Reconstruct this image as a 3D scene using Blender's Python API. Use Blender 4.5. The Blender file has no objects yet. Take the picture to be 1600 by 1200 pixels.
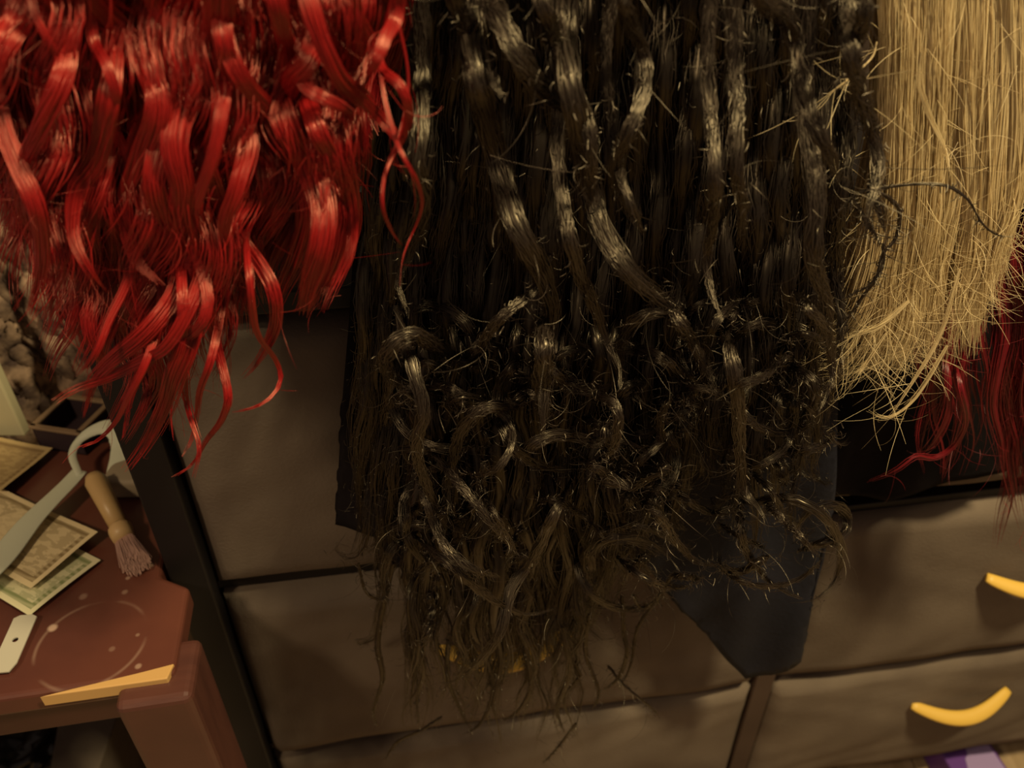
import bpy, bmesh, math
import numpy as np
from mathutils import Vector, Matrix

S = bpy.context.scene
COL = S.collection
rng = np.random.default_rng(7)

# ------------------------------------------------------------ camera, world, lights, exposure
FPX = 1250.0                      # focal length in pixels of the 1600 px wide frame
PITCH = math.radians(36.0)
CH = 1.16                         # camera height above the floor
cP, sP = math.cos(PITCH), math.sin(PITCH)
cd = bpy.data.cameras.new('camera')
cam = bpy.data.objects.new('camera', cd); COL.objects.link(cam)
cd.sensor_width = 36.0
cd.lens = FPX * 36.0 / 1600.0
cd.clip_start = 0.01
cam.location = (0, 0, CH)
cam.rotation_euler = (math.pi / 2 - PITCH, 0, 0)
cd.dof.use_dof = True
cd.dof.focus_distance = 0.50
cd.dof.aperture_fstop = 7.0
S.camera = cam

wd = bpy.data.worlds.new('world'); S.world = wd; wd.use_nodes = True
bg = wd.node_tree.nodes['Background']
bg.inputs[0].default_value = (1.0, 0.72, 0.56, 1)
bg.inputs[1].default_value = 0.12

def area(name, loc, target, size, power, color):
    l = bpy.data.lights.new(name, 'AREA'); l.shape = 'DISK'; l.size = size
    l.energy = power; l.color = color
    o = bpy.data.objects.new(name, l); COL.objects.link(o)
    o.location = loc
    o.rotation_euler = (Vector(target) - Vector(loc)).to_track_quat('-Z', 'Y').to_euler()
    return o
area('ceiling_lamp_light', (0.82, -0.05, 2.45), (0.2, 0.45, 0.7), 0.18, 47.0, (1.0, 0.80, 0.45))
area('bedside_lamp_light', (-0.75, -0.35, 1.75), (-0.2, 0.42, 0.8), 0.16, 6.5, (1.0, 0.74, 0.44))

S.view_settings.view_transform = 'Standard'
S.view_settings.look = 'None'
S.view_settings.gamma = 1.0
S.view_settings.exposure = 0.0
S.view_settings.use_curve_mapping = False

# ------------------------------------------------------------ helpers
def ray(px, py):
    v = (600 - py) / FPX
    return np.array([(px - 800) / FPX, cP + sP * v, -sP + cP * v])
def at(px, py, Y):
    r = ray(px, py); return r * (Y / r[1]) + np.array([0, 0, CH])
def attop(px, py, z):
    r = ray(px, py); return r * ((z - CH) / r[2]) + np.array([0, 0, CH])
def depth(p):
    return p[1] * cP - (p[2] - CH) * sP

def tag(o, label=None, cat=None, group=None, kind=None):
    if label: o['label'] = label
    if cat: o['category'] = cat
    if group: o['group'] = group
    if kind: o['kind'] = kind
    return o
def thing(name, label, cat, loc=(0, 0, 0), rz=0.0, group=None):
    o = bpy.data.objects.new(name, None); COL.objects.link(o)
    o.location = loc; o.rotation_euler = (0, 0, rz); o.empty_display_size = 0.05
    return tag(o, label, cat, group)
def link(name, me, m, parent=None):
    o = bpy.data.objects.new(name, me); COL.objects.link(o)
    if m: me.materials.append(m)
    if parent: o.parent = parent
    return o
def bobj(name, bm, m, parent=None, smooth=False):
    me = bpy.data.meshes.new(name); bm.to_mesh(me); bm.free()
    if smooth:
        for p in me.polygons: p.use_smooth = True
    return link(name, me, m, parent)
def box_bm(lo, hi, bev=0.0, seg=2, bm=None):
    b = bmesh.new()
    bmesh.ops.create_cube(b, size=1.0)
    for v in b.verts:
        v.co = Vector([lo[i] + (v.co[i] + .5) * (hi[i] - lo[i]) for i in range(3)])
    if bev > 0:
        bmesh.ops.bevel(b, geom=b.edges[:], offset=bev, segments=seg, affect='EDGES', profile=.5)
    return b
def tube_bm(pts, radii, n=8, flat=1.0, up=(0, 0, 1), caps=True):
    """tube along pts; flat squeezes the section along the second normal"""
    b = bmesh.new(); pts = [Vector(p) for p in pts]; rings = []
    for i, p in enumerate(pts):
        t = (pts[min(i + 1, len(pts) - 1)] - pts[max(i - 1, 0)]).normalized()
        u = Vector(up); u = (u - t * u.dot(t))
        if u.length < 1e-5: u = Vector((1, 0, 0)) - t * t.x
        u.normalize(); w = t.cross(u)
        r = radii[i] if hasattr(radii, '__len__') else radii
        rings.append([b.verts.new(p + (w * math.cos(a) + u * math.sin(a) * flat) * r)
                      for a in [2 * math.pi * k / n for k in range(n)]])
    for i in range(len(rings) - 1):
        for k in range(n):
            b.faces.new((rings[i][k], rings[i][(k + 1) % n], rings[i + 1][(k + 1) % n], rings[i + 1][k]))
    if caps:
        b.faces.new(rings[0][::-1]); b.faces.new(rings[-1])
    return b
def crom(P, n):
    """Catmull-Rom resample, P (k,3) -> (n,3)"""
    P = np.asarray(P, float)
    Q = np.vstack([2 * P[0] - P[1], P, 2 * P[-1] - P[-2]])
    seg = np.linalg.norm(np.diff(P, axis=0), axis=1); cum = np.concatenate([[0], np.cumsum(seg)])
    s = np.linspace(0, cum[-1], n); i = np.clip(np.searchsorted(cum, s, side='right') - 1, 0, len(P) - 2)
    t = ((s - cum[i]) / np.maximum(seg[i], 1e-9))[:, None]
    a, b, c, d = Q[i], Q[i + 1], Q[i + 2], Q[i + 3]
    return .5 * (2 * b + (c - a) * t + (2 * a - 5 * b + 4 * c - d) * t ** 2 + (3 * b - a - 3 * c + d) * t ** 3)

# ------------------------------------------------------------ materials
def mat(name, color, rough=.6, spec=.5, metal=0.0):
    m = bpy.data.materials.new(name); m.use_nodes = True
    b = m.node_tree.nodes['Principled BSDF']
    b.inputs['Base Color'].default_value = (*color, 1)
    b.inputs['Roughness'].default_value = rough
    b.inputs['Specular IOR Level'].default_value = spec
    b.inputs['Metallic'].default_value = metal
    return m
def nodes(m): return m.node_tree.nodes, m.node_tree.links, m.node_tree.nodes['Principled BSDF']
def noise_mat(name, c1, c2, scale=20, rough=.7, spec=.3, bump=0.0, bscale=None, detail=6, lo=.35, hi=.65, stretch=(1, 1, 1)):
    m = mat(name, c1, rough, spec); N, L, B = nodes(m)
    tc = N.new('ShaderNodeTexCoord'); mp = N.new('ShaderNodeMapping'); mp.inputs['Scale'].default_value = stretch
    L.new(tc.outputs['Object'], mp.inputs[0])
    nz = N.new('ShaderNodeTexNoise'); nz.inputs['Scale'].default_value = scale; nz.inputs['Detail'].default_value = detail
    L.new(mp.outputs[0], nz.inputs['Vector'])
    r = N.new('ShaderNodeValToRGB'); r.color_ramp.elements[0].position = lo; r.color_ramp.elements[1].position = hi
    r.color_ramp.elements[0].color = (*c1, 1); r.color_ramp.elements[1].color = (*c2, 1)
    L.new(nz.outputs['Fac'], r.inputs[0]); L.new(r.outputs[0], B.inputs['Base Color'])
    if bump:
        n2 = N.new('ShaderNodeTexNoise'); n2.inputs['Scale'].default_value = bscale or scale; n2.inputs['Detail'].default_value = 4
        L.new(mp.outputs[0], n2.inputs['Vector'])
        bp = N.new('ShaderNodeBump'); bp.inputs['Strength'].default_value = bump; bp.inputs['Distance'].default_value = .002
        L.new(n2.outputs['Fac'], bp.inputs['Height']); L.new(bp.outputs[0], B.inputs['Normal'])
    return m
def hair_mat(name, dark, light, rough=.32, spec=.6, transl=0.0, tint=None):
    m = mat(name, light, rough, spec); N, L, B = nodes(m)
    a = N.new('ShaderNodeAttribute'); a.attribute_name = 'tone'
    mx = N.new('ShaderNodeMix'); mx.data_type = 'RGBA'
    mx.inputs[6].default_value = (*dark, 1); mx.inputs[7].default_value = (*light, 1)
    L.new(a.outputs['Fac'], mx.inputs[0]); L.new(mx.outputs[2], B.inputs['Base Color'])
    if tint: B.inputs['Specular Tint'].default_value = (*tint, 1)
    if transl > 0:
        tr = N.new('ShaderNodeBsdfTranslucent'); L.new(mx.outputs[2], tr.inputs[0])
        ms = N.new('ShaderNodeMixShader'); ms.inputs[0].default_value = transl
        out = N['Material Output']; L.new(B.outputs[0], ms.inputs[1]); L.new(tr.outputs[0], ms.inputs[2]); L.new(ms.outputs[0], out.inputs[0])
    return m
M_RED = hair_mat('red_hair', (.17, .004, .007), (.35, .010, .010), .33, 1.0, .20, (1, .5, .35))
M_BLACK = hair_mat('black_hair', (.0045, .0028, .0030), (.027, .0185, .0140), .37, .80, 0, (1, .84, .58))
M_BLOND = hair_mat('blond_hair', (.50, .37, .18), (.84, .68, .38), .42, .5, .25)
M_DRED = hair_mat('dark_red_hair', (.10, .003, .006), (.22, .008, .012), .4, .5, .05)
M_FABRIC = noise_mat('drawer_fabric', (.130, .100, .076), (.175, .138, .104), 9, .9, .1, .25, 380)
M_FRAME = mat('black_frame', (.010, .008, .008), .5, .3)
M_YELLOW = mat('yellow_handle', (.78, .50, .09), .45, .4)
M_NAVY = noise_mat('navy_cloth', (.006, .0065, .012), (.010, .010, .018), 14, .8, .3, .3, 200)
M_BLKCLOTH = noise_mat('black_cloth', (.006, .005, .006), (.013, .010, .011), 14, .9, .1, .3, 150)

# ------------------------------------------------------------ setting
def struct(name, bm, m):
    return tag(bobj(name, bm, m), kind='structure')
M_FLOOR = noise_mat('wood_floor', (.34, .24, .13), (.44, .32, .19), 5, .55, .3, .1, 60, stretch=(12, 1, 1))
M_WALL = noise_mat('wall_paint', (.050, .034, .026), (.070, .050, .038), 4, .9, .1)
fl = bpy.data.objects.new('floor', None); COL.objects.link(fl); tag(fl, kind='structure')
k = 0
for i in range(-9, 16):                       # floor planks with open joints
    bobj('plank', box_bm((i * .12 + .001, -1.4, -.02), (i * .12 + .119, 1.12, 0), .001, 1), M_FLOOR, fl)
bobj('subfloor', box_bm((-1.1, -1.4, -.05), (1.92, 1.12, -.021)), M_FRAME, fl)
struct('wall_back', box_bm((-1.3, 1.12, 0), (1.95, 1.2, 2.4)), M_WALL)

# ------------------------------------------------------------ dresser
YAW = math.atan(.158)
M_POST = noise_mat('brown_post', (.060, .038, .028), (.080, .052, .038), 9, .7, .2)
DR = thing('dresser', 'grey-brown fabric drawer dresser with a black frame behind the hanging wigs', 'dresser', (0, .5, 0), YAW)
def D2(u, w, d):            # local coordinates: u along the front, d out of the front (towards viewer), w height
    return (u, -d, w)
top = CH - .283; rowz = [CH - .564, CH - .830, CH - 1.067]
u0, um, u1 = -.294, .300, .86
def fbox(ua, ub, wa, wb, da, db, bev=.002):
    return box_bm((ua, -db, wa), (ub, -da, wb), bev)
fr = fbox(u0, u0 + .031, .0, top, -.02, .004)
bobj('frame_post', fr, M_FRAME, DR)
bobj('frame_post', fbox(um - .014, um + .010, .0, top, -.03, -.002), M_POST, DR)['label'] = 'brown centre post'
bobj('frame_post', fbox(u1, u1 + .018, .0, top, -.02, .0), M_FRAME, DR)
bobj('frame_post', fbox(u0, u0 + .018, .0, top, -.30, -.28), M_FRAME, DR)
bobj('frame_post', fbox(u1, u1 + .018, .0, top, -.30, -.28), M_FRAME, DR)
bobj('side_panel', fbox(u0 + .004, u0 + .010, .09, top, -.28, -.02), M_FRAME, DR)
bobj('side_panel', fbox(u1 + .004, u1 + .010, .09, top, -.28, -.02), M_FRAME, DR)
bobj('back_panel', fbox(u0, u1, .09, top, -.306, -.30), M_FRAME, DR)
bobj('top_board', fbox(u0 - .005, u1 + .023, top, top + .018, -.305, .004), M_FRAME, DR)
for z in [rowz[0], rowz[1], rowz[2]]:
    bobj('frame_rail', fbox(u0 + .018, u1, z - .006, z + .004, -.03, -.014, .001), M_FRAME, DR)

def drawer(ua, ub, wa, wb, seed, hand=None, hz=.034):
    r = np.random.default_rng(seed)
    nx, nz = 44, 22
    b = bmesh.new(); grid = []
    ph = r.uniform(0, 6.28, 8)
    for j in range(nz + 1):
        row = []
        for i in range(nx + 1):
            s, t = i / nx, j / nz
            e = min(1, min(s, 1 - s) / .03) ; e2 = min(1, min(t, 1 - t) / .06)
            edge = math.sqrt(max(0, 1 - (1 - e) ** 2)) * math.sqrt(max(0, 1 - (1 - e2) ** 2))
            bulge = .006 * math.sin(math.pi * s) * math.sin(math.pi * t)
            wr = .0016 * math.sin(7 * s + 5 * t + ph[0]) + .0011 * math.sin(15 * s - 9 * t + ph[1]) + .0007 * math.sin(31 * s + 8 * math.sin(5 * t + ph[2]))
            sag = .004 * math.sin(math.pi * s) * (t) 
            row.append(b.verts.new(D2(ua + (ub - ua) * s, wa + (wb - wa) * t - sag, -.010 + .012 * edge + bulge + wr * edge)))
        grid.append(row)
    for j in range(nz):
        for i in range(nx):
            b.faces.new((grid[j][i], grid[j][i + 1], grid[j + 1][i + 1], grid[j + 1][i]))
    # closed box behind the front
    rim = [grid[0][i] for i in range(nx + 1)] + [grid[j][nx] for j in range(1, nz + 1)] + [grid[nz][i] for i in range(nx - 1, -1, -1)] + [grid[j][0] for j in range(nz - 1, 0, -1)]
    back = [b.verts.new((v.co.x, .25, v.co.z)) for v in rim]
    n = len(rim)
    for i in range(n): b.faces.new((rim[(i + 1) % n], rim[i], back[i], back[(i + 1) % n]))
    b.faces.new(back[::-1])
    d = bobj('drawer', b, M_FABRIC, DR, True)
    uc = (ua + ub) / 2 if hand is None else hand
    wc = (wa + wb) / 2 + hz
    pts, rad = [], []
    for i in range(25):
        t = i / 24; a = math.pi * t
        pts.append(D2(uc - .066 + .132 * t, wc - .013 * math.sin(a) ** .9, .008 + .020 * math.sin(a)))
        rad.append(.0052 + .0042 * math.sin(a) ** .6)
    h = bobj('handle', tube_bm(pts, rad, 10, .45, up=(0, -.55, .85)), M_YELLOW, d, True)
    return d
g = .0045
drawer(u0 + .034, um - .013, rowz[0] + g + .004, top - .006, 1)
drawer(u0 + .034, um - .013, rowz[1] + g, rowz[0] - g - .004, 2, -.008, .034)
drawer(u0 + .034, um - .013, rowz[2] + g, rowz[1] - g, 3, .0, .0)
drawer(um + .009, u1 - .002, rowz[0] + g + .02, top - .006, 4)
drawer(um + .009, u1 - .002, rowz[1] + g - .002, rowz[0] - g, 5, .580, .026)
drawer(um + .009, u1 - .002, rowz[2] + g, rowz[1] - g - .002, 6, .568, .042)

# ------------------------------------------------------------ small side table
M_TABLE = noise_mat('red_brown_wood', (.068, .024, .018), (.110, .040, .028), 7, .38, .5, .06, 90, stretch=(1, 6, 1))
M_TTOP = noise_mat('table_top_varnish', (.082, .026, .019), (.140, .045, .028), 6, .34, .5, .06, 90)
TZ = CH - .52
TYAW = math.radians(10)
tc0 = attop(272, 1052, TZ)
TB = thing('side_table', 'worn reddish-brown wooden side table with a cup ring on its top', 'side table', (tc0[0], tc0[1], 0), TYAW)
# ring stain, chips: wear on the varnish in table coordinates
def to_table(px, py):
    p = attop(px, py, TZ) - tc0
    return (p[0] * math.cos(TYAW) + p[1] * math.sin(TYAW), -p[0] * math.sin(TYAW) + p[1] * math.cos(TYAW))
def stain(m, blobs, ring):
    N, L, B = nodes(m); tc = N.new('ShaderNodeTexCoord'); sep = N.new('ShaderNodeSeparateXYZ'); L.new(tc.outputs['Object'], sep.inputs[0])
    def math_(op, a, b=None):
        n = N.new('ShaderNodeMath'); n.operation = op
        for i, v in enumerate([a, b]):
            if v is None: continue
            if isinstance(v, (int, float)): n.inputs[i].default_value = v
            else: L.new(v, n.inputs[i])
        return n.outputs[0]
    def dist(cx, cy, ax=1, ay=1):
        dx = math_('MULTIPLY', math_('SUBTRACT', sep.outputs[0], cx), ax); dy = math_('MULTIPLY', math_('SUBTRACT', sep.outputs[1], cy), ay)
        return math_('SQRT', math_('ADD', math_('MULTIPLY', dx, dx), math_('MULTIPLY', dy, dy)))
    acc = None
    cx, cy, R, w = ring
    q = math_('SUBTRACT', 1, math_('DIVIDE', math_('ABSOLUTE', math_('SUBTRACT', dist(cx, cy), R)), w)); q = math_('MAXIMUM', q, 0)
    nz = N.new('ShaderNodeTexNoise'); nz.inputs['Scale'].default_value = 22; L.new(tc.outputs['Object'], nz.inputs[0])
    acc = math_('MULTIPLY', q, math_('MULTIPLY', math_('MINIMUM', math_('MAXIMUM', math_('MULTIPLY', math_('SUBTRACT', nz.outputs[0], .40), 5), 0), .55)))
    for (bx, by, r, al) in blobs:
        q = math_('MAXIMUM', math_('SUBTRACT', 1, math_('DIVIDE', dist(bx, by), r)), 0)
        q = math_('MULTIPLY', math_('MINIMUM', math_('MULTIPLY', q, 2), 1), al); acc = math_('MAXIMUM', acc, q)
    old = B.inputs['Base Color'].links[0].from_socket
    mx = N.new('ShaderNodeMix'); mx.data_type = 'RGBA'; L.new(acc, mx.inputs[0]); L.new(old, mx.inputs[6]); mx.inputs[7].default_value = (.50, .34, .25, 1)
    L.new(mx.outputs[2], B.inputs['Base Color'])
rc = to_table(143, 1005)
stain(M_TTOP, [(*to_table(82, 981), .0045, .9), (*to_table(195, 925), .003, .3), (*to_table(130, 932), .004, .3), (*to_table(200, 903), .0025, .5),
               (*to_table(236, 883), .003, .6), (*to_table(216, 1041), .003, .5), (*to_table(175, 1014), .003, .2), (*to_table(215, 992), .002, .3)],
      (rc[0], rc[1], .040, .0020))
def prism(pts, z0, z1, bev):
    b = bmesh.new(); lo = [b.verts.new((x, y, z0)) for x, y in pts]; hi = [b.verts.new((x, y, z1)) for x, y in pts]
    b.faces.new(lo[::-1]); b.faces.new(hi)
    for i in range(len(pts)): b.faces.new((lo[i], lo[(i + 1) % len(pts)], hi[(i + 1) % len(pts)], hi[i]))
    bmesh.ops.recalc_face_normals(b, faces=b.faces)
    bmesh.ops.bevel(b, geom=b.edges[:], offset=bev, segments=3, affect='EDGES', profile=.5)
    return b
bobj('table_top', prism([(-.46, 0), (0, 0), (-.001, .082), (-.026, .098), (-.036, .29), (-.46, .29)], TZ - .022, TZ, .004), M_TTOP, TB, False)
bobj('apron', box_bm((-.42, .018, TZ - .070), (-.045, .032, TZ - .022), .001), M_TABLE, TB)
bobj('apron', box_bm((-.052, .045, TZ - .062), (-.040, .25, TZ - .022), .001), M_TABLE, TB)
for (x, y) in [(-.040, -.020), (-.092, .235), (-.46, -.020), (-.46, .235)]:
    bobj('leg', box_bm((x, y, 0), (x + .054, y + .054, TZ - .004 if y < 0 else TZ - .022), .006, 3), M_TABLE, TB)
bobj('lit_rim_strip', prism([(-.092, -.0040), (-.004, -.0045), (-.001, .008), (-.025, .0045), (-.07, -.001)], TZ - .011, TZ + .0012, .001), mat('worn_lit_rim', (.60, .36, .13), .35, .6), TB)['label'] = 'yellow-brown strip for the worn front edge and the highlight along it'  # worn varnish edge, its highlight painted in as a bright tapered wedge

# ------------------------------------------------------------ things on the table
def quad_to_bill(name, label, px, z, seed, curl=0.004, color=(.62, .52, .30), ink=(.17, .16, .07)):
    """banknote: corner (px of the near short edge ends), the long side runs 0.156 m off to the left"""
    A = attop(*px[0], z); C = attop(*px[1], z)         # right and near corners
    e = (A - C); e /= np.linalg.norm(e); l = np.array([-e[1], e[0], 0])
    W, H = .066, .156
    m = mat('banknote_paper_' + str(seed), color, .8, .2); N, L, B = nodes(m)
    tc = N.new('ShaderNodeTexCoord'); sep = N.new('ShaderNodeSeparateXYZ'); L.new(tc.outputs['UV'], sep.inputs[0])
    def mt(op, a, b=None):
        n = N.new('ShaderNodeMath'); n.operation = op
        for i, v in enumerate([a, b]):
            if v is None: continue
            if isinstance(v, (int, float)): n.inputs[i].default_value = v
            else: L.new(v, n.inputs[i])
        return n.outputs[0]
    X = sep.outputs[0]; Y = sep.outputs[1]
    bx = mt('MINIMUM', mt('MULTIPLY', X, W), mt('MULTIPLY', mt('SUBTRACT', 1, X), W))
    by = mt('MINIMUM', mt('MULTIPLY', Y, H), mt('MULTIPLY', mt('SUBTRACT', 1, Y), H))
    dm = mt('MINIMUM', bx, by)
    inner = mt('GREATER_THAN', dm, .0045)
    lineb = mt('MULTIPLY', mt('GREATER_THAN', dm, .0045), mt('LESS_THAN', dm, .009))
    nz = N.new('ShaderNodeTexNoise'); nz.inputs['Scale'].default_value = 9 + seed; nz.inputs['Detail'].default_value = 8; L.new(tc.outputs['UV'], nz.inputs[0])
    dx = mt('MULTIPLY', mt('SUBTRACT', X, .5), 2.6); dy = mt('MULTIPLY', mt('SUBTRACT', Y, .45), 5.5)
    ov = mt('LESS_THAN', mt('ADD', mt('MULTIPLY', dx, dx), mt('MULTIPLY', dy, dy)), 1)
    wv = N.new('ShaderNodeTexWave'); wv.inputs['Scale'].default_value = 4; wv.inputs['Distortion'].default_value = 6; L.new(tc.outputs['UV'], wv.inputs[0])
    f = mt('MULTIPLY', inner, mt('ADD', .15, mt('MULTIPLY', mt('GREATER_THAN', nz.outputs[0], .5), .3)))
    f = mt('MAXIMUM', f, mt('MULTIPLY', lineb, mt('ADD', .5, mt('MULTIPLY', wv.outputs[0], .4))))
    f = mt('MULTIPLY', f, mt('SUBTRACT', 1, mt('MULTIPLY', ov, .55)))
    mx = N.new('ShaderNodeMix'); mx.data_type = 'RGBA'; L.new(f, mx.inputs[0]); mx.inputs[6].default_value = (*color, 1); mx.inputs[7].default_value = (*ink, 1)
    L.new(mx.outputs[2], B.inputs['Base Color'])
    b = bmesh.new(); uv = b.loops.layers.uv.new('UVMap'); G = []; nu, nv = 8, 18
    r = np.random.default_rng(seed); p0 = r.uniform(0, 6)
    for sgn in (0, 1):
        g_ = []
        for j in range(nv + 1):
            row = []
            for i in range(nu + 1):
                s, t = i / nu, j / nv
                p = C + e * W * s + l * H * t
                hgt = curl * (.5 + .5 * math.sin(3 * s + 5 * t + p0)) + curl * .8 * (1 - t) ** 3
                row.append((b.verts.new((p[0], p[1], z + hgt - sgn * .0003)), s, t))
            g_.append(row)
        G.append(g_)
    for q, g_ in enumerate(G):
        for j in range(nv):
            for i in range(nu):
                vs = [g_[j][i], g_[j][i + 1], g_[j + 1][i + 1], g_[j + 1][i]]
                if q == 0: vs = vs[::-1]
                fc = b.faces.new([v[0] for v in vs])
                for lp, v in zip(fc.loops, vs): lp[uv].uv = (v[1], v[2])
    bmesh.ops.recalc_face_normals(b, faces=b.faces)
    o = bobj(name, b, m, None, True)
    return tag(o, label, 'banknote', 'banknotes on the side table')
quad_to_bill('banknote', 'green banknote lying lowest on the side table under the tan one', [(166, 872), (48, 966)], TZ + .001, 3, .002, (.78, .73, .46), (.20, .25, .09))
quad_to_bill('banknote', 'tan worn banknote on top of the green one, crossed by the pale strap', [(158, 836), (50, 922)], TZ + .007, 5, .003, (.80, .66, .38), (.22, .15, .06))
quad_to_bill('banknote', 'brownish banknote at the back of the side table above the pale strap', [(84, 704), (6, 775)], TZ + .006, 8, .004, (.50, .37, .17), (.22, .14, .06))

# pale strap with a loop at its far end
M_STRAP = mat('pale_green_strap', (.60, .62, .46), .5, .4)
def ribbon(name, P, w, m, th=.0012, up=(0, 0, 1), parent=None, n=40, ups=None):
    C = crom(P, n); b = bmesh.new(); rings = []
    for i in range(n):
        t = C[min(i + 1, n - 1)] - C[max(i - 1, 0)]; t /= np.linalg.norm(t)
        u = np.array(up if ups is None else (np.array(ups[0]) * (1 - i / (n - 1)) + np.array(ups[1]) * i / (n - 1)), float)
        u = u - t * u.dot(t); u /= np.linalg.norm(u); s = np.cross(t, u)
        ww = w if not hasattr(w, '__len__') else np.interp(i / (n - 1), np.linspace(0, 1, len(w)), w)
        rings.append([b.verts.new(C[i] + s * ww / 2 * a + u * th * c_) for a, c_ in ((-1, 0), (-.9, .5), (.9, .5), (1, 0), (.9, -.5), (-.9, -.5))])
    for i in range(n - 1):
        for k in range(6):
            b.faces.new((rings[i][k], rings[i][(k + 1) % 6], rings[i + 1][(k + 1) % 6], rings[i + 1][k]))
    b.faces.new(rings[0][::-1]); b.faces.new(rings[-1])
    bmesh.ops.recalc_face_normals(b, faces=b.faces)
    return bobj(name, b, m, parent, True)
sz = TZ + .016
ST = thing('strap', 'pale green-grey flat strap looped at its far end, lying across the banknotes', 'strap')
ribbon('strap_band', [attop(-60, 925, sz), attop(0, 872, sz), attop(50, 812, sz + .002), attop(105, 757, sz + .004), attop(125, 735, sz + .006)], [.030, .027, .023, .018, .016], M_STRAP, parent=ST)
ribbon('strap_loop', [attop(124, 742, sz + .006), attop(113, 710, sz + .010), attop(128, 684, sz + .018), attop(160, 668, sz + .024), attop(186, 676, sz + .020), attop(196, 704, sz + .010), attop(182, 742, sz)],
       [.006, .007, .007, .012, .024, .026, .018], M_STRAP, parent=ST, ups=((.3, -.5, .8), (.2, -.6, .7)))
# short strap end with a rivet hole on the table
b = bmesh.new(); eA = attop(42, 962, TZ + .004); eB = attop(2, 1052, TZ + .003)
t = (eB - eA); Ln = np.linalg.norm(t); t /= Ln; s_ = np.array([-t[1], t[0], 0]); s_ /= np.linalg.norm(s_)
hole_c = .45 * Ln; hr = .0022; hw = .0085
outer = []; inner = []
for k in range(32):
    a = 2 * math.pi * k / 32; ca, sa = math.cos(a), math.sin(a)
    f_ = min((Ln - hole_c if ca > 0 else hole_c) / max(abs(ca), 1e-4), hw / max(abs(sa), 1e-4))
    q = f_ * .985 if abs(abs(ca) * f_ - hw) > 0 else f_
    outer.append((hole_c + ca * f_, sa * f_)); inner.append((hole_c + ca * hr, sa * hr))
def vv(p, z): 
    c_ = eA + t * p[0] + s_ * p[1]; return b.verts.new((c_[0], c_[1], c_[2] + z))
rs = [[vv(p, .0012) for p in outer], [vv(p, .0012) for p in inner], [vv(p, 0) for p in inner], [vv(p, 0) for p in outer]]
for i in range(4):
    for k in range(32):
        b.faces.new((rs[i][k], rs[i][(k + 1) % 32], rs[(i + 1) % 4][(k + 1) % 32], rs[(i + 1) % 4][k]))
bmesh.ops.recalc_face_normals(b, faces=b.faces)
o = bobj('strap_tab', b, mat('pale_plastic', (.48, .45, .36), .4, .5)); tag(o, 'pale plastic tab with one hole on the table in front of the banknotes', 'tab')

# make-up brush
BR = thing('makeup_brush', 'tan handled brush with gold ferrule and pinkish bristles beside the banknotes', 'brush')
h0 = attop(150, 752, TZ + .030); h1 = attop(186, 822, TZ + .014); h2 = attop(194, 842, TZ + .012); h3 = attop(212, 880, TZ + .008)
bobj('brush_handle', tube_bm([h0 + (h0 - h1) * .12, h0, h0 * .5 + h1 * .5, h1], [.007, .0095, .0085, .0075], 14), mat('tan_handle', (.55, .36, .15), .4, .5), BR, True)
bobj('ferrule', tube_bm([h1, h1 * .8 + h2 * .2, h1 * .5 + h2 * .5, h2], [.0078, .0098, .0098, .0085], 14), mat('gold_ferrule', (.60, .40, .18), .45, .5, 0.0), BR, True)
def bristles(p0, p1, r0, r1, n, m, parent):
    V, F = [], []
    for i in range(n):
        a, q = rng.uniform(0, 6.28), math.sqrt(rng.uniform(0, 1))
        dx = np.array([math.cos(a), math.sin(a) * .7, math.sin(a) * .5])
        A = p0 + dx * r0 * q; Bp = p1 + dx * r1 * q * rng.uniform(.7, 1.2) + rng.normal(0, .001, 3)
        k_ = len(V)
        for (c_, r_) in ((A, .0004), (Bp, .00025)):
            for z in range(3): V.append(c_ + r_ * np.array([math.cos(z * 2.09), math.sin(z * 2.09), 0]))
        F += [(k_, k_ + 1, k_ + 4, k_ + 3), (k_ + 1, k_ + 2, k_ + 5, k_ + 4), (k_ + 2, k_, k_ + 3, k_ + 5)]
    me = bpy.data.meshes.new('bristles'); me.from_pydata([tuple(v) for v in V], [], F); return link('bristles', me, m, parent)
o = bristles(h2, h3, .0085, .011, 700, mat('pink_bristles', (.42, .25, .20), .5, .4), BR); o['kind'] = 'stuff'

# small dark open box with a tan rim at the back of the table
p = attop(100, 706, TZ)
BX = thing('small_box', 'small dark open box with a tan rim at the back of the side table', 'box', (p[0], p[1], TZ), math.radians(-12))
mbx = mat('dark_box_card', (.035, .020, .024), .7, .3); mrm = mat('tan_box_rim', (.24, .16, .09), .6, .3)
w, dpt, hh = .052, .05, .026
for lo, hi in [((-w/2, 0, 0), (w/2, .002, hh)), ((-w/2, dpt, 0), (w/2, dpt + .002, hh)), ((-w/2, 0, 0), (-w/2 + .002, dpt, hh)), ((w/2 - .002, 0, 0), (w/2, dpt, hh))]:
    bobj('box_side', box_bm(lo, hi), mbx, BX)
bobj('box_bottom', box_bm((-w/2, 0, 0), (w/2, dpt, .002)), mbx, BX)
for lo, hi in [((-w/2 - .002, -.002, hh), (w/2 + .002, .004, hh + .003)), ((-w/2 - .002, dpt - .002, hh), (w/2 + .002, dpt + .004, hh + .003)), ((-w/2 - .002, 0, hh), (-w/2 + .004, dpt, hh + .003)), ((w/2 - .004, 0, hh), (w/2 + .002, dpt, hh + .003))]:
    bobj('box_rim', box_bm(lo, hi, .0006, 1), mrm, BX)
p = attop(205, 775, TZ)
o = bobj('soap_block', box_bm((p[0] - .022, p[1] - .005, TZ), (p[0] + .016, p[1] + .03, TZ + .022), .005, 3), mat('beige_block', (.30, .24, .16), .6, .3), None, True)
tag(o, 'small greyish beige block at the back corner of the side table behind the brush', 'block')

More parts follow.
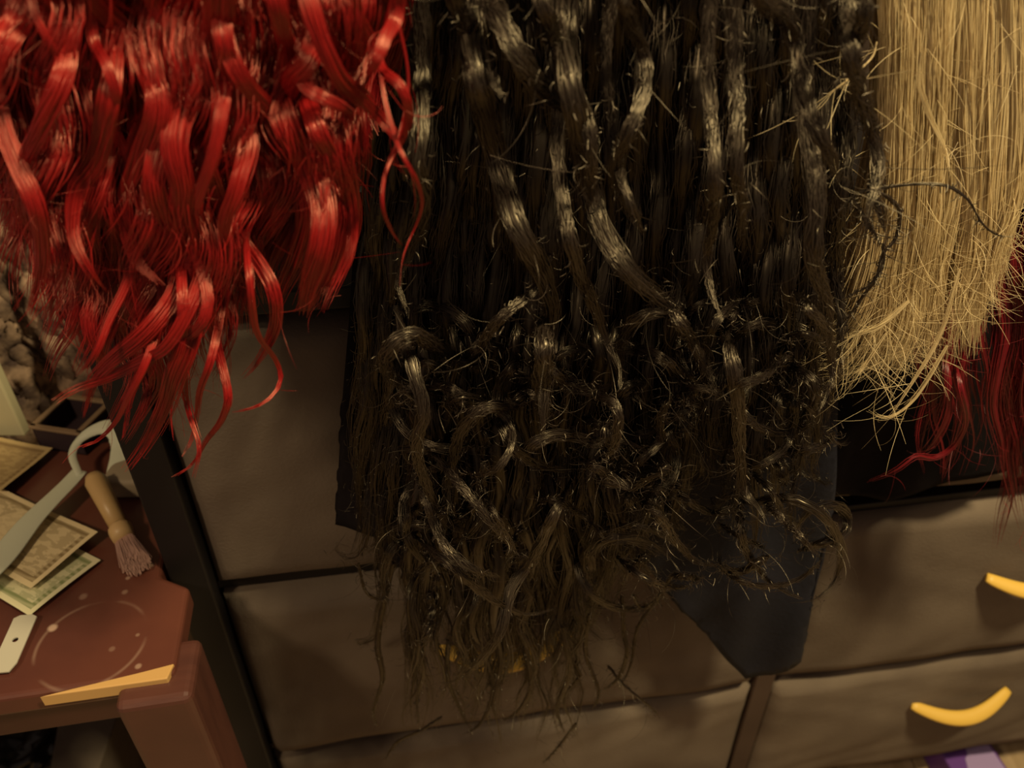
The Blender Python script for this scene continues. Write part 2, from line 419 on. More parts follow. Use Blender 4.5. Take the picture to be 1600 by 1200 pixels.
# pale board leaning behind the table
p = at(48, 700, .625)
o = bobj('pale_board', box_bm((p[0] - .22, .625, TZ), (p[0], .637, TZ + .22), .002), noise_mat('pale_board_paint', (.44, .40, .24), (.50, .45, .28), 5, .6, .3))
tag(o, 'pale yellow-green upright board standing at the back of the side table', 'board')

# mottled plush blanket hanging behind
def blanket():
    nx, nz = 150, 150
    b = bmesh.new(); G = []
    A = at(-120, 300, .70); 
    from mathutils import noise as mn
    for j in range(nz + 1):
        row = []
        for i in range(nx + 1):
            x = -.70 + .345 * i / nx; z = .30 + .70 * j / nz
            q = Vector((x * 1, 0, z)) 
            h = .010 * mn.noise(q * 9) + .010 * abs(mn.noise(Vector((x * 62, 3, z * 34)))) + .007 * abs(mn.noise(Vector((x * 120, 8, z * 75))))
            row.append(b.verts.new((x, .70 - h * 1.3 + .012 * math.sin(x * 60), z)))
        G.append(row)
    for j in range(nz):
        for i in range(nx): b.faces.new((G[j][i], G[j][i + 1], G[j + 1][i + 1], G[j + 1][i]))
    for i in range(0): pass
    return b
o = bobj('plush_blanket', blanket(), noise_mat('mottled_brown_plush', (.060, .038, .030), (.34, .23, .15), 42, .9, .2, .5, 160, lo=.38, hi=.66), None, True)
md = o.modifiers.new('thickness', 'SOLIDIFY'); md.thickness = .012; md.offset = 1
tag(o, 'mottled brown plush blanket hanging behind the side table beside the red wig', 'blanket')

# things on the floor beneath the table
def blob_bag():
    from mathutils import noise as mn
    b = bmesh.new(); bmesh.ops.create_icosphere(b, subdivisions=5, radius=1.0)
    for v in b.verts:
        n_ = v.co.normalized(); q = n_ * 1.0
        r = 1 + .25 * mn.noise(q * 1.6) - .28 * abs(mn.noise(q * 2.8 + Vector((3, 1, 2)))) - .12 * abs(mn.noise(q * 7))
        v.co = Vector((n_.x * r * .15, n_.y * r * .11, max(-.055, n_.z * r * .10)))
    return b
pb = attop(20, 1185, .09)
o = bobj('plastic_bag', blob_bag(), mat('black_plastic', (.012, .012, .014), .22, .6), None, True); o.location = (pb[0] - .05, pb[1] + .02, .056)
tag(o, 'crumpled glossy black plastic bag on the floor under the side table', 'bag')
o = bobj('cardboard_box', prism([tuple(attop(a, c_, .16)[:2]) for a, c_ in [(96, 1100), (190, 1100), (142, 1235), (72, 1235)]], 0, .16, .002), noise_mat('grey_cardboard', (.14, .11, .085), (.19, .15, .11), 18, .8, .2))
tag(o, 'narrow grey-brown cardboard box slanting beside the black bag', 'box')

# purple packet on the floor below the dresser
p = attop(1525, 1195, .05)
PK = thing('purple_packet', 'purple packet with a lilac front on the floor below the dresser', 'packet', (p[0] + .0, p[1] + .01, 0), YAW)
bobj('packet_body', box_bm((-.04, -.05, 0), (.04, .05, .05), .003), mat('purple_print', (.13, .05, .26), .5, .4), PK)
b = bmesh.new()
pts = [(-.012, -.0), (-.004, .006), (0, .019), (.010, .016), (.014, .024), (.026, .026), (.034, .034), (.036, -.045), (-.02, -.045), (-.026, -.02), (-.016, -.012)]
vt = [b.verts.new((x, y, .0508)) for x, y in pts]; vb_ = [b.verts.new((x, y, .0498)) for x, y in pts]
b.faces.new(vt[::-1]); b.faces.new(vb_)
for i in range(len(pts)): b.faces.new((vt[i], vt[(i + 1) % len(pts)], vb_[(i + 1) % len(pts)], vb_[i]))
bmesh.ops.recalc_face_normals(b, faces=b.faces)
bobj('packet_patch', b, mat('lilac_print', (.36, .27, .52), .5, .4), PK)

# ------------------------------------------------------------ cloths behind the wigs
def cloth(name, label, outline, Y, m, amp=.006, seed=0, th=.0012, tilt=0.0):
    """hanging cloth whose outline is given at depth Y, filled, subdivided and folded"""
    from mathutils import noise as mn
    b = bmesh.new()
    vs = [b.verts.new(at(x, y, Y)) for x, y in outline]
    b.faces.new(vs)
    bmesh.ops.triangulate(b, faces=b.faces)
    for _ in range(5):
        bmesh.ops.subdivide_edges(b, edges=[e for e in b.edges if e.calc_length() > .012], cuts=1)
        bmesh.ops.triangulate(b, faces=b.faces)
    for v in b.verts:
        v.co.y += amp * mn.noise(Vector((v.co.x * 26 + seed, seed, v.co.z * 7))) * 2 + amp * .25 * mn.noise(Vector((v.co.x * 40, seed + 4, v.co.z * 15)))
        v.co.y += tilt * (v.co.x) 
    bmesh.ops.recalc_face_normals(b, faces=b.faces)
    o = bobj(name, b, m, None, True)
    md = o.modifiers.new('thickness', 'SOLIDIFY'); md.thickness = th
    return tag(o, label, 'cloth')
cloth('navy_cloth', 'dark navy blue cloth hanging to a point below the black wig', [(980, 560), (1306, 560), (1305, 700), (1302, 800), (1288, 880), (1262, 960), (1250, 1032), (1205, 1052), (1165, 1062), (1120, 1015), (1080, 960), (1040, 925), (990, 850)], .478, M_NAVY, .005, 2)
cloth('black_cloth', 'black cloth hanging behind the blond wig above the dresser drawer', [(1240, 430), (1660, 430), (1660, 748), (1560, 762), (1480, 784), (1400, 806), (1340, 796), (1300, 788), (1250, 780)], .520, M_BLKCLOTH, .006, 5, tilt=.05)
cloth('black_scarf', 'black cloth edge with a corner jutting out between the red and black wigs', [(560, 300), (700, 300), (760, 900), (640, 905), (585, 835), (523, 822), (556, 770), (560, 700), (535, 620)], .44, M_BLKCLOTH, .004, 9)

# ------------------------------------------------------------ hair
def strands_mesh(C, R, tone, sides=3):
    """C (S,N,3) centre lines, R (S,N) radii -> tube mesh arrays"""
    Sn, N, _ = C.shape
    T = np.gradient(C, axis=1); T /= np.maximum(np.linalg.norm(T, axis=2, keepdims=True), 1e-9)
    ref = np.array([.13, -1, .21]); ref /= np.linalg.norm(ref)
    U = ref - T * (T @ ref)[..., None]; U /= np.maximum(np.linalg.norm(U, axis=2, keepdims=True), 1e-6)
    W = np.cross(T, U)
    a = np.array([-1.35, 0, 1.35])       # open half tube of three rows, its ridge outward
    V = C[:, :, None] + R[:, :, None, None] * (U[:, :, None] * np.cos(a)[None, None, :, None] + W[:, :, None] * np.sin(a)[None, None, :, None])
    idx = np.arange(Sn * N * sides).reshape(Sn, N, sides)
    F = np.stack([idx[:, :-1, :-1], idx[:, :-1, 1:], idx[:, 1:, 1:], idx[:, 1:, :-1]], -1).reshape(-1, 4)
    tn = np.broadcast_to(tone[:, :, None], (Sn, N, sides)).reshape(-1)
    return V.reshape(-1, 3), F, tn
def add_mesh(name, blocks, m, parent):
    Vs, Fs, Ts, off = [], [], [], 0
    for V, F, tn in blocks:
        Vs.append(V); Fs.append(F + off); Ts.append(tn); off += len(V)
    V = np.concatenate(Vs); F = np.concatenate(Fs); tn = np.concatenate(Ts)
    me = bpy.data.meshes.new(name)
    me.vertices.add(len(V)); me.vertices.foreach_set('co', V.astype(np.float32).ravel())
    me.loops.add(F.size); me.loops.foreach_set('vertex_index', F.astype(np.int32).ravel())
    me.polygons.add(len(F)); me.polygons.foreach_set('loop_start', np.arange(0, F.size, 4, dtype=np.int32))
    me.polygons.foreach_set('use_smooth', np.ones(len(F), bool))
    at_ = me.attributes.new('tone', 'FLOAT', 'POINT'); at_.data.foreach_set('value', np.clip(tn, 0, 1).astype(np.float32))
    me.update(calc_edges=True)
    return link(name, me, m, parent)
ANCH = {}
def lock(wig, P, w, m, n=50, N=36, r=.00034, flat=.5, fray=.12, tip=.18, root=1.0, wob=.10, twist=1.5, core=.72, tone=(0, 1), frizz=0.0, key=None, endvar=.22):
    """P: list of world points; w: lock width in metres"""
    C = crom(P, N); s = np.linspace(0, 1, N)
    T = np.gradient(C, axis=0); T /= np.linalg.norm(T, axis=1, keepdims=True)
    ref = np.array([0, -1.0, .25]); U = ref - T * (T @ ref)[:, None]; U /= np.maximum(np.linalg.norm(U, axis=1, keepdims=True), 1e-6)
    W = np.cross(T, U)
    prof = np.interp(s, [0, .22 if root < 1 else .1, .55, .85, 1], [root, 1, .95, .65, tip]) * w / 2
    a = rng.uniform(0, 2 * np.pi, n); q = np.sqrt(rng.uniform(.3, 1, n))
    tw = rng.uniform(-twist, twist)
    ang = a[:, None] + tw * s[None] + .35 * np.sin(s[None] * rng.uniform(3, 7, n)[:, None] + rng.uniform(0, 6, n)[:, None])
    rad = q[:, None] * (1 + wob * np.sin(s[None] * rng.uniform(5, 14, n)[:, None] + rng.uniform(0, 6.3, n)[:, None])
                        + fray * rng.normal(0, 1, n)[:, None] * s[None] ** 3 * 3)
    X = rad * np.cos(ang) * prof; Z = rad * np.sin(ang) * prof * flat
    L = C[None] + W[None] * X[..., None] + U[None] * Z[..., None]
    if frizz:
        L = L + rng.normal(0, frizz, L.shape) * .5
        L = L + frizz * 1.2 * np.sin(s[None, :, None] * rng.uniform(40, 90, (n, 1, 3)) + rng.uniform(0, 6, (n, 1, 3)))
    end = 1 - rng.uniform(0, endvar, n)            # strands end at different lengths
    sc = s[None] * end[:, None] * (N - 1); i0 = np.clip(sc.astype(int), 0, N - 2); f_ = (sc - i0)[..., None]
    L = L[np.arange(n)[:, None], i0] * (1 - f_) + L[np.arange(n)[:, None], i0 + 1] * f_
    R = r * rng.uniform(.7, 1.3, n)[:, None] * np.interp(s, [0, .8, 1], [1, 1, .25])[None]
    tn = rng.uniform(*tone, n)[:, None] * np.ones(N)[None]
    blocks = [strands_mesh(L, R, tn)]
    if core > 0:
        k = 9; aa = np.arange(k) * 2 * np.pi / k
        cp = prof * core * np.interp(s, [0, .08, .5, .78, 1], [.5, 1, .95, .35, .0])
        V = C[:, None] + cp[:, None, None] * (W[:, None] * np.cos(aa)[None, :, None] + U[:, None] * np.sin(aa)[None, :, None] * flat)
        idx = np.arange(N * k).reshape(N, k); nx = np.roll(idx, -1, 1)
        F = np.stack([idx[:-1], nx[:-1], nx[1:], idx[1:]], -1).reshape(-1, 4)
        blocks.append((V.reshape(-1, 3), F, np.full(N * k, tone[0] * .7 + tone[1] * .3)))
    o = add_mesh('hair_lock', blocks, m, wig)
    if key: ANCH.setdefault(key, []).append((C, w))
    return o
def px_lock(wig, pts, wpx, Y, m, hel=.006, dY=0.0, **kw):
    """guide points given as picture points at depth Y; hel adds a real wave in depth, dY a slope in depth"""
    ph = rng.uniform(0, 6.28); n = len(pts); P = []
    inside = pts[0][1] > -30
    if inside and kw.get('root', None) is None and pts[0][1] < kw.pop('reach', 420):
        (x0, y0), (x1, y1) = pts[0], pts[1]; sl = (x1 - x0) / max(y1 - y0, 20.0); sl = max(-.6, min(.6, sl))
        k_ = max(1, int(round((y0 + 60) / 85))); stp = (y0 + 60) / k_
        for j in range(k_, 0, -1):           # the lock runs on up to the cap, sinking a little into the hair above
            d_ = j * stp
            P.append(at(x0 - sl * 34 * math.sin(d_ / 34 * .55) * (1 + .3 * j), y0 - d_, Y + .022 * (1 - math.exp(-d_ / 60))))
        inside = False; kw['N'] = int(kw.get('N', 36) * (1 + .35 * min(k_ / max(n, 1), 1)))
    kw.pop('reach', None)
    if inside and kw.get('root', None) is None: kw['root'] = .02
    elif inside: inside = False
    if inside: P.append(at(pts[0][0] * 2 - pts[1][0], pts[0][1] * 2 - pts[1][1], Y + .040))
    for i, (x, y) in enumerate(pts):
        P.append(at(x, y, Y + hel * math.sin(ph + i * 1.25) + dY * i / max(n - 1, 1)))
    mid = P[len(P) // 2]
    return lock(wig, P, wpx * depth(mid) / FPX, m, **kw)
def flyaways(wig, key, n, m, lmin=.01, lmax=.035, r=.00012, N=9, spread=.6, name='flyaway_hairs', curl=2.0, lo=0.0, hi=1.0):
    A = ANCH[key]; cs = []
    for _ in range(n):
        C, w = A[rng.integers(len(A))]; i = rng.integers(int(lo * (len(C) - 2)), max(int(hi * (len(C) - 2)), 1)); p = C[i] + rng.normal(0, w * spread, 3) * np.array([1, .8, 1])
        d = rng.normal(0, 1, 3) * np.array([1, .5, .8]) + np.array([0, -.3, -.5]); d /= np.linalg.norm(d)
        e = np.cross(d, rng.normal(0, 1, 3)); e /= np.linalg.norm(e)
        Ln = rng.uniform(lmin, lmax); k = rng.uniform(.2, curl) / 1.0
        t = np.linspace(0, 1, N); th = k * t
        cs.append(p + Ln * ((np.sin(th) / k)[:, None] * d + ((1 - np.cos(th)) / k)[:, None] * e))
    C = np.array(cs); R = r * 1.15 * np.interp(np.linspace(0, 1, N), [0, .7, 1], [1, 1, .3])[None] * rng.uniform(.6, 1.3, n)[:, None]
    o = add_mesh(name, [strands_mesh(C, R, rng.uniform(0, 1, n)[:, None] * np.ones(N))], m, wig); o['kind'] = 'stuff'
    return o
def cap(wig, c, rx, rz, m):
    b = bmesh.new(); bmesh.ops.create_uvsphere(b, u_segments=40, v_segments=24, radius=1.0)
    for v in b.verts:
        a = math.atan2(v.co.y, v.co.x); k = 1 + .015 * math.sin(a * 24 + v.co.z * 3)
        v.co = Vector((c[0] + v.co.x * rx * k, c[1] + v.co.y * .045 * k, c[2] + v.co.z * rz))
    return bobj('wig_cap', b, m, wig, True)

# ---- red wig
RW = thing('red_wig', 'bright red wavy wig hanging above the side table', 'wig', (0, 0, 0))
RED = dict(m=M_RED, key='red')
def rl(pts, w, Y=.345, **kw):
    kw2 = dict(n=int(24 + w * 2.6), N=28, r=.00026, flat=.36, wob=.22, fray=.14, tip=.4, endvar=.32, core=.62); kw2.update(kw)
    px_lock(RW, pts, w, Y, hel=.009, reach=900, **RED, **kw2)
def wavy(x0, y0, y1, drift, A, lam, ph, step=42, grow=.5):
    pts = []; n = max(4, int((y1 - y0) / step))
    for i in range(n + 1):
        t = i / n; y = y0 + (y1 - y0) * t
        pts.append((x0 + drift * t ** 1.6 + A * (grow + (1 - grow) * t) * math.sin(2 * math.pi * y / lam + ph), y))
    return pts
def red_end(x): return float(np.interp(x, [-60, 0, 60, 120, 220, 330, 400, 470, 540, 600], [300, 350, 500, 610, 700, 690, 560, 490, 430, 260]))
for i in range(15):                                # wide thin back layer
    x = -40 + 640 * i / 14; ye = red_end(x) * rng.uniform(.72, .86)
    rl(wavy(x, -70, ye, -30, rng.uniform(10, 20), rng.uniform(200, 300), rng.uniform(0, 6.28), 60), rng.uniform(75, 105), .392, n=110, N=18, tone=(0, .35), flat=.12, core=.8, r=.0004, tip=.8)
for i in range(64):                                # back and middle layers
    x = -60 + 660 * ((i * .618) % 1) ; ye = red_end(x) * rng.uniform(.82, 1.0)
    layer = i % 3
    rl(wavy(x, -70, ye, -30 if x < 420 else -60, rng.uniform(12, 24), rng.uniform(190, 260), x / 75 + rng.uniform(-.7, .7)), rng.uniform(30, 58), .374 - .010 * layer, n=54, tone=(0, .75), fray=.12)
for i in range(16):                                # loose single strands over the locks
    x = -30 + 600 * ((i * .618) % 1); ye = red_end(x) * rng.uniform(.7, 1.0)
    rl(wavy(x, -70, ye, -30, rng.uniform(12, 26), rng.uniform(190, 260), x / 75 + rng.uniform(-1, 1)), rng.uniform(60, 110), rng.uniform(.338, .355), n=42, N=26, core=0, tone=(.2, 1), r=.00022, fray=.2, wob=.4)
for x, A_ in [(470, 10), (490, 12), (510, 9), (440, 12)]:
    rl([(x - 40, 100), (x - 20, 180), (x + 20, 260), (x + 30 + A_, 330), (x + 26, 400), (x + 5, 450), (x - 10, 490)], 44, .352, n=90, tone=(.1, .9), fray=.08)
R_ = [([(48, -60), (40, -20), (30, 30), (5, 70), (-15, 130)], 44), ([(60, -60), (72, -10), (92, 40), (105, 80), (95, 130), (62, 200), (38, 265), (50, 320)], 30),
 ([(40, -60), (55, 20), (85, 80), (92, 120)], 12), ([(120, -60), (150, 0), (190, 50), (228, 100), (247, 150), (240, 200), (215, 260), (195, 320), (210, 400), (258, 450)], 36),
 ([(130, -50), (145, 60), (165, 100), (180, 150), (178, 210)], 16), ([(360, -60), (345, -10), (340, 60), (320, 110), (285, 160), (270, 230), (283, 300), (272, 370), (230, 420)], 42),
 ([(330, -60), (335, 0), (350, 60), (372, 115), (412, 162), (455, 205), (492, 245), (508, 290), (505, 340)], 26), ([(350, 60), (368, 140), (385, 190), (388, 230), (372, 290), (350, 350), (360, 400)], 28),
 ([(410, -60), (430, 0), (442, 50), (449, 90), (440, 130), (425, 180)], 26), ([(500, 40), (482, 95), (460, 120), (441, 160), (430, 210), (440, 260)], 34),
 ([(470, -60), (490, 30), (530, 120), (567, 155), (600, 190), (624, 222)], 26), ([(626, -60), (622, -10), (619, 30), (603, 60), (588, 95), (568, 122)], 20),
 ([(540, -60), (560, 20), (585, 70), (596, 108), (625, 132), (638, 170), (632, 210), (612, 245), (600, 278)], 14),
 ([(450, 200), (480, 250), (500, 300), (505, 350), (497, 400), (482, 450), (475, 495)], 42), ([(495, 200), (522, 250), (545, 300), (552, 360), (543, 410), (520, 445)], 26),
 ([(262, 150), (250, 230), (240, 290), (257, 340), (277, 380), (283, 430), (265, 475), (228, 520), (178, 562), (143, 600), (128, 655)], 30),
 ([(350, 160), (332, 250), (306, 320), (300, 370), (314, 420), (325, 460), (320, 500), (288, 530), (240, 560), (205, 620), (192, 690)], 17),
 ([(320, 250), (350, 330), (380, 380), (410, 420), (429, 460), (430, 510), (405, 560), (378, 592)], 25), ([(170, 150), (150, 250), (120, 300), (115, 370), (138, 420), (168, 460)], 28),
 ([(0, 180), (28, 260), (55, 320), (65, 380), (60, 440), (45, 500)], 30), ([(300, 470), (260, 540), (222, 562), (168, 590), (112, 610), (80, 632)], 20),
 ([(310, 380), (302, 480), (290, 540), (270, 590), (255, 640), (225, 700), (193, 742)], 34), ([(285, 480), (288, 560), (290, 620), (300, 660), (312, 700), (302, 746)], 16),
 ([(320, 460), (340, 540), (352, 590), (358, 622), (345, 660), (320, 692), (300, 728), (265, 748)], 15), ([(390, 440), (402, 520), (430, 560), (440, 592), (425, 620), (395, 638), (350, 645)], 9),
 ([(272, 540), (272, 600), (267, 650), (273, 695)], 7), ([(330, 560), (312, 610), (308, 650), (300, 690), (285, 715)], 12), ([(200, 440), (170, 500), (150, 550), (120, 590)], 16),
 ([(230, 560), (200, 620), (180, 660), (150, 690), (120, 700)], 12), ([(470, -60), (478, 40), (470, 120), (500, 150), (540, 170), (560, 200)], 22), ([(215, -60), (250, 20), (300, 60), (310, 120), (290, 170)], 24)]
for pts, w in R_: rl(pts, w, .334 + rng.uniform(-.004, .006), tone=(.3, 1))
rl([(612, 200), (630, 245), (650, 280), (660, 320), (647, 360), (630, 400), (625, 452)], 6, .33, n=14, core=.3, fray=.3)
rl([(620, 225), (602, 270), (598, 320), (612, 360), (632, 388)], 5, .33, n=12, core=.3, fray=.3)
flyaways(RW, 'red', 500, M_RED, .01, .035, .00009, spread=.3)
cap(RW, (-.185, .362, CH + .032), .15, .10, M_RED)

# ---- black wig
BW = thing('black_wig', 'black wig of fuzzy twisted locks with curly ends between the red and blond wigs', 'wig', (0, 0, 0))
def bl(pts, w, Y=.40, **kw):
    kw2 = dict(n=int(24 + w * 1.8), N=34, r=.00024, flat=.8, frizz=.0007, wob=.18, twist=4, fray=.2, core=.78, endvar=.3); kw2.update(kw)
    px_lock(BW, pts, w, Y, hel=kw2.pop('hel', .008), m=M_BLACK, key=kw2.pop('key', 'black'), **kw2)
def blk_end(x): return float(np.interp(x, [620, 700, 800, 900, 980, 1060, 1150, 1250, 1340], [980, 1100, 1130, 1110, 1010, 960, 930, 890, 680]))
def curly_end(pts, R, turns, hand):
    """append a real spiral curl at the end"""
    x, y = pts[-1]; n = max(4, int(turns * 7)); out = list(pts)
    for i in range(1, n + 1):
        a = i / n * turns * 2 * math.pi; rr = R * (1 - .45 * i / n)
        out.append((x + hand * (R - rr * math.cos(a)), y + rr * math.sin(a) + 6 * i))
    return out
for i in range(110):
    u = (i * .618034) % 1; x = 645 + 690 * u; layer = i % 4
    xb = 560 + 740 * u; ye = blk_end(xb if i % 2 else x) * rng.uniform(.72, .95)
    pts = wavy(x, -70, ye, (xb - x) * .9, rng.uniform(4, 10), rng.uniform(200, 380), rng.uniform(0, 6.28), 48, .35)
    if rng.uniform() < .75: pts = curly_end(pts, rng.uniform(14, 34), rng.uniform(.4, 1.2), rng.choice([-1, 1]))
    bl(pts, rng.uniform(16, 34), .448 - .011 * layer, n=34, r=.0003, N=32, tone=(0, .16), frizz=.0016)
for i in range(44):                                 # dense dark lower middle
    x = 640 + 330 * ((i * .618) % 1); ye = rng.uniform(1060, 1190) if x < 920 else rng.uniform(930, 1020)
    bl(wavy(x, 520, ye, rng.uniform(-20, 20), rng.uniform(8, 18), rng.uniform(90, 160), rng.uniform(0, 6.28), 40), rng.uniform(16, 34), rng.uniform(.40, .44), n=24, N=24, tone=(0, .3), fray=.4, frizz=.001, endvar=.35)
for i in range(10):                                 # dark left edge
    x = 545 + 60 * ((i * .618) % 1)
    bl(wavy(x + 40, 60, rng.uniform(780, 900), -40, 8, 200, rng.uniform(0, 6.28), 60), rng.uniform(20, 34), .43, n=28, N=26, tone=(0, .08), frizz=.001)
for i in range(74):                                 # tangled curls of the lower half
    x = rng.uniform(610, 1270); y = rng.uniform(500, min(blk_end(x) - 60, 960)); a = rng.uniform(0, 6.28); pts = []
    Rr = rng.uniform(25, 75); sw = rng.uniform(1.2, 4.5) * rng.choice([-1, 1]); n = 7
    for k in range(n + 1):
        aa = a + sw * k / n; pts.append((x + Rr * math.cos(aa) + 5 * k, y + Rr * .9 * math.sin(aa) + 8 * k))
    bl(pts, rng.uniform(9, 20), rng.uniform(.375, .41), n=34, N=24, hel=.014, tone=(0, .5), fray=.35, core=.6)
B_ = [([(700, -60), (712, 0), (728, 40), (742, 70), (762, 112), (788, 155)], 24), ([(745, -60), (765, 0), (785, 40), (812, 92), (842, 132), (880, 165), (915, 190), (938, 245)], 32),
 ([(840, -60), (845, 0), (860, 30), (870, 70), (882, 112), (902, 150), (920, 200), (925, 270), (920, 330)], 20), ([(968, -60), (975, 0), (985, 30), (1002, 72), (1010, 100), (1005, 150), (985, 200), (966, 260), (975, 320), (1002, 362)], 20),
 ([(745, 120), (760, 180), (775, 240), (787, 290), (802, 340), (822, 382), (847, 430), (862, 490), (852, 560), (850, 640), (846, 700)], 36), ([(890, 130), (905, 200), (915, 260), (926, 310), (942, 360), (972, 410), (1010, 450), (1050, 480), (1077, 520), (1098, 560)], 34),
 ([(955, 200), (965, 250), (975, 290), (992, 330), (1008, 372)], 14), ([(1110, 180), (1116, 250), (1118, 300), (1114, 350), (1104, 400), (1110, 450), (1130, 505)], 18),
 ([(1150, 140), (1152, 200), (1152, 270), (1160, 330), (1150, 385)], 22), ([(1175, -60), (1190, 0), (1222, 22), (1246, 62), (1251, 130), (1270, 190), (1296, 240), (1312, 285)], 26),
 ([(880, 320), (890, 370), (902, 420), (926, 470), (947, 530), (966, 570), (970, 612)], 20), ([(680, 540), (645, 522), (612, 540), (602, 572), (625, 600), (665, 600)], 26),
 ([(845, 430), (828, 460), (790, 490), (762, 522), (744, 556)], 16), ([(790, 635), (755, 640), (722, 672), (706, 725), (700, 775), (712, 820)], 18),
 ([(740, 640), (775, 640), (798, 665), (799, 700), (780, 730), (745, 742), (722, 735)], 10), ([(850, 540), (849, 600), (850, 640), (848, 690)], 26),
 ([(825, 700), (845, 688), (882, 680), (930, 690), (976, 692), (1012, 705)], 22), ([(930, 730), (952, 742), (985, 762), (1012, 748), (1052, 735)], 14),
 ([(1140, 545), (1149, 590), (1155, 650), (1158, 720), (1165, 770), (1190, 800), (1202, 842)], 18), ([(1155, 600), (1188, 592), (1211, 572), (1226, 540)], 14),
 ([(1262, 480), (1284, 505), (1298, 540), (1299, 590), (1290, 620), (1276, 655)], 14), ([(665, 780), (680, 820), (702, 862), (742, 890), (782, 902)], 15),
 ([(868, 800), (842, 855), (820, 890), (798, 922), (785, 980), (760, 1020), (730, 1050), (690, 1072)], 16), ([(1210, 800), (1226, 815), (1252, 840), (1280, 868)], 10),
 ([(1145, 900), (1162, 910), (1200, 916), (1236, 910), (1262, 895), (1285, 872)], 8), ([(1020, 800), (1040, 820), (1062, 852), (1092, 880), (1132, 884)], 13),
 ([(655, 200), (650, 260), (662, 320), (640, 390), (622, 440), (640, 500)], 26),
 ([(1340, -60), (1350, 20), (1335, 70), (1318, 110), (1300, 150)], 24), ([(1330, 80), (1345, 150), (1365, 210), (1372, 260), (1360, 320), (1345, 380)], 22),
 ([(1260, 200), (1275, 300), (1270, 400), (1290, 470), (1300, 560)], 28), ([(720, 760), (770, 820), (790, 850)], 12), ([(770, 800), (790, 835), (810, 870)], 10),
 ([(640, 560), (662, 640), (650, 700), (668, 760), (700, 830)], 18), ([(1060, 500), (1085, 540), (1110, 590), (1120, 620)], 18), ([(700, 880), (760, 930), (820, 960), (870, 950)], 14),
 ([(940, 620), (965, 640), (962, 690), (945, 720)], 16), ([(860, 580), (890, 600), (930, 610), (960, 600)], 22), ([(1000, 720), (1030, 690), (1032, 650), (1050, 620)], 12)]
for pts, w in B_: bl(pts, w, .365 + rng.uniform(-.006, .006), tone=(.2, 1), hel=.014)
for pts, w in [([(560, 880), (572, 925), (600, 935), (612, 900)], 4), ([(615, 880), (598, 950), (590, 1010), (597, 1060), (583, 1110), (590, 1140)], 9), ([(640, 900), (640, 970), (655, 1020), (662, 1050), (652, 1090), (655, 1140)], 8),
   ([(972, 930), (975, 990), (980, 1020), (965, 1060), (940, 1080)], 7), ([(1050, 900), (1020, 945), (995, 985), (985, 1040), (965, 1080)], 5), ([(990, 930), (1000, 950), (1020, 945), (1040, 925)], 5),
   ([(700, 1000), (700, 1060), (720, 1110), (735, 1140)], 8), ([(760, 1020), (770, 1080), (750, 1130), (720, 1150)], 7), ([(820, 1000), (830, 1070), (810, 1110), (780, 1130)], 8), ([(880, 980), (890, 1050), (870, 1110), (885, 1150)], 9),
   ([(920, 960), (915, 1020), (935, 1080), (925, 1110)], 7), ([(950, 1040), (975, 1070), (1005, 1095), (1030, 1118)], 4), ([(690, 1120), (660, 1140), (620, 1160), (600, 1190)], 5), ([(900, 1130), (870, 1170), (845, 1195)], 4)]:
    bl(pts, w, .41, n=16, N=28, frizz=.0003, hel=.005, core=.95, fray=.12, tip=.5, endvar=.12, root=.8, tone=(0, .1))
for pts, w in [([(1310, 330), (1345, 300), (1400, 290), (1470, 288), (1510, 310), (1535, 350), (1560, 368), (1590, 370)], 4), ([(1372, 300), (1390, 310), (1405, 330), (1400, 370), (1377, 400), (1365, 440), (1310, 470)], 6),
   ([(1380, 380), (1377, 420), (1350, 460), (1318, 505)], 5), ([(1366, 215), (1375, 250), (1368, 280), (1362, 300), (1375, 330), (1385, 370)], 18), ([(1330, 310), (1350, 340), (1375, 380)], 8)]:
    bl(pts, w, .385, n=12, N=30, frizz=.00015, hel=.002, core=.9, endvar=.1, root=.6)
flyaways(BW, 'black', 16000, M_BLACK, .0015, .007, .00024, N=4, spread=.42, curl=2.0, name='frizz_hairs')
flyaways(BW, 'black', 3500, M_BLACK, .005, .018, .00015, N=6, spread=.45, curl=2.5)
flyaways(BW, 'black', 900, M_BLACK, .02, .05, .00013, N=10, spread=.5, curl=3.5)
cap(BW, (.05, .415, CH + .030), .13, .10, M_BLACK)

# ---- blond wig
YW = thing('blond_wig', 'straight blond wig with a frayed hem beside the black wig', 'wig', (0, 0, 0))
for i in range(64):
    u = (i * .618034) % 1; x = 1385 + 230 * u; layer = i % 3
    xe = x - 70 * (1 - u) ** 1.5 - 15 - 60 * max(0, u - .6) / .4; ye = float(np.interp(u, [0, .3, .6, 1], [520, 580, 580, 520])) * rng.uniform(.85, 1.05)
    pts = [(x, -70), (x - 4 + rng.uniform(-3, 3), 60), (x - 10 + rng.uniform(-5, 5), 180), ((x * 2 + xe) / 3 + rng.uniform(-7, 7), 300), ((x + xe * 2) / 3 + rng.uniform(-10, 10), 410), (xe + rng.uniform(-15, 15), ye)]
    px_lock(YW, pts, rng.uniform(22, 44), .452 - .010 * layer, M_BLOND, hel=.002, n=74, N=15, r=.00030, flat=.4, fray=.5, tip=1.0, wob=.10, core=.8 if layer < 1 else 0, key='blond', endvar=.45, frizz=.0001)
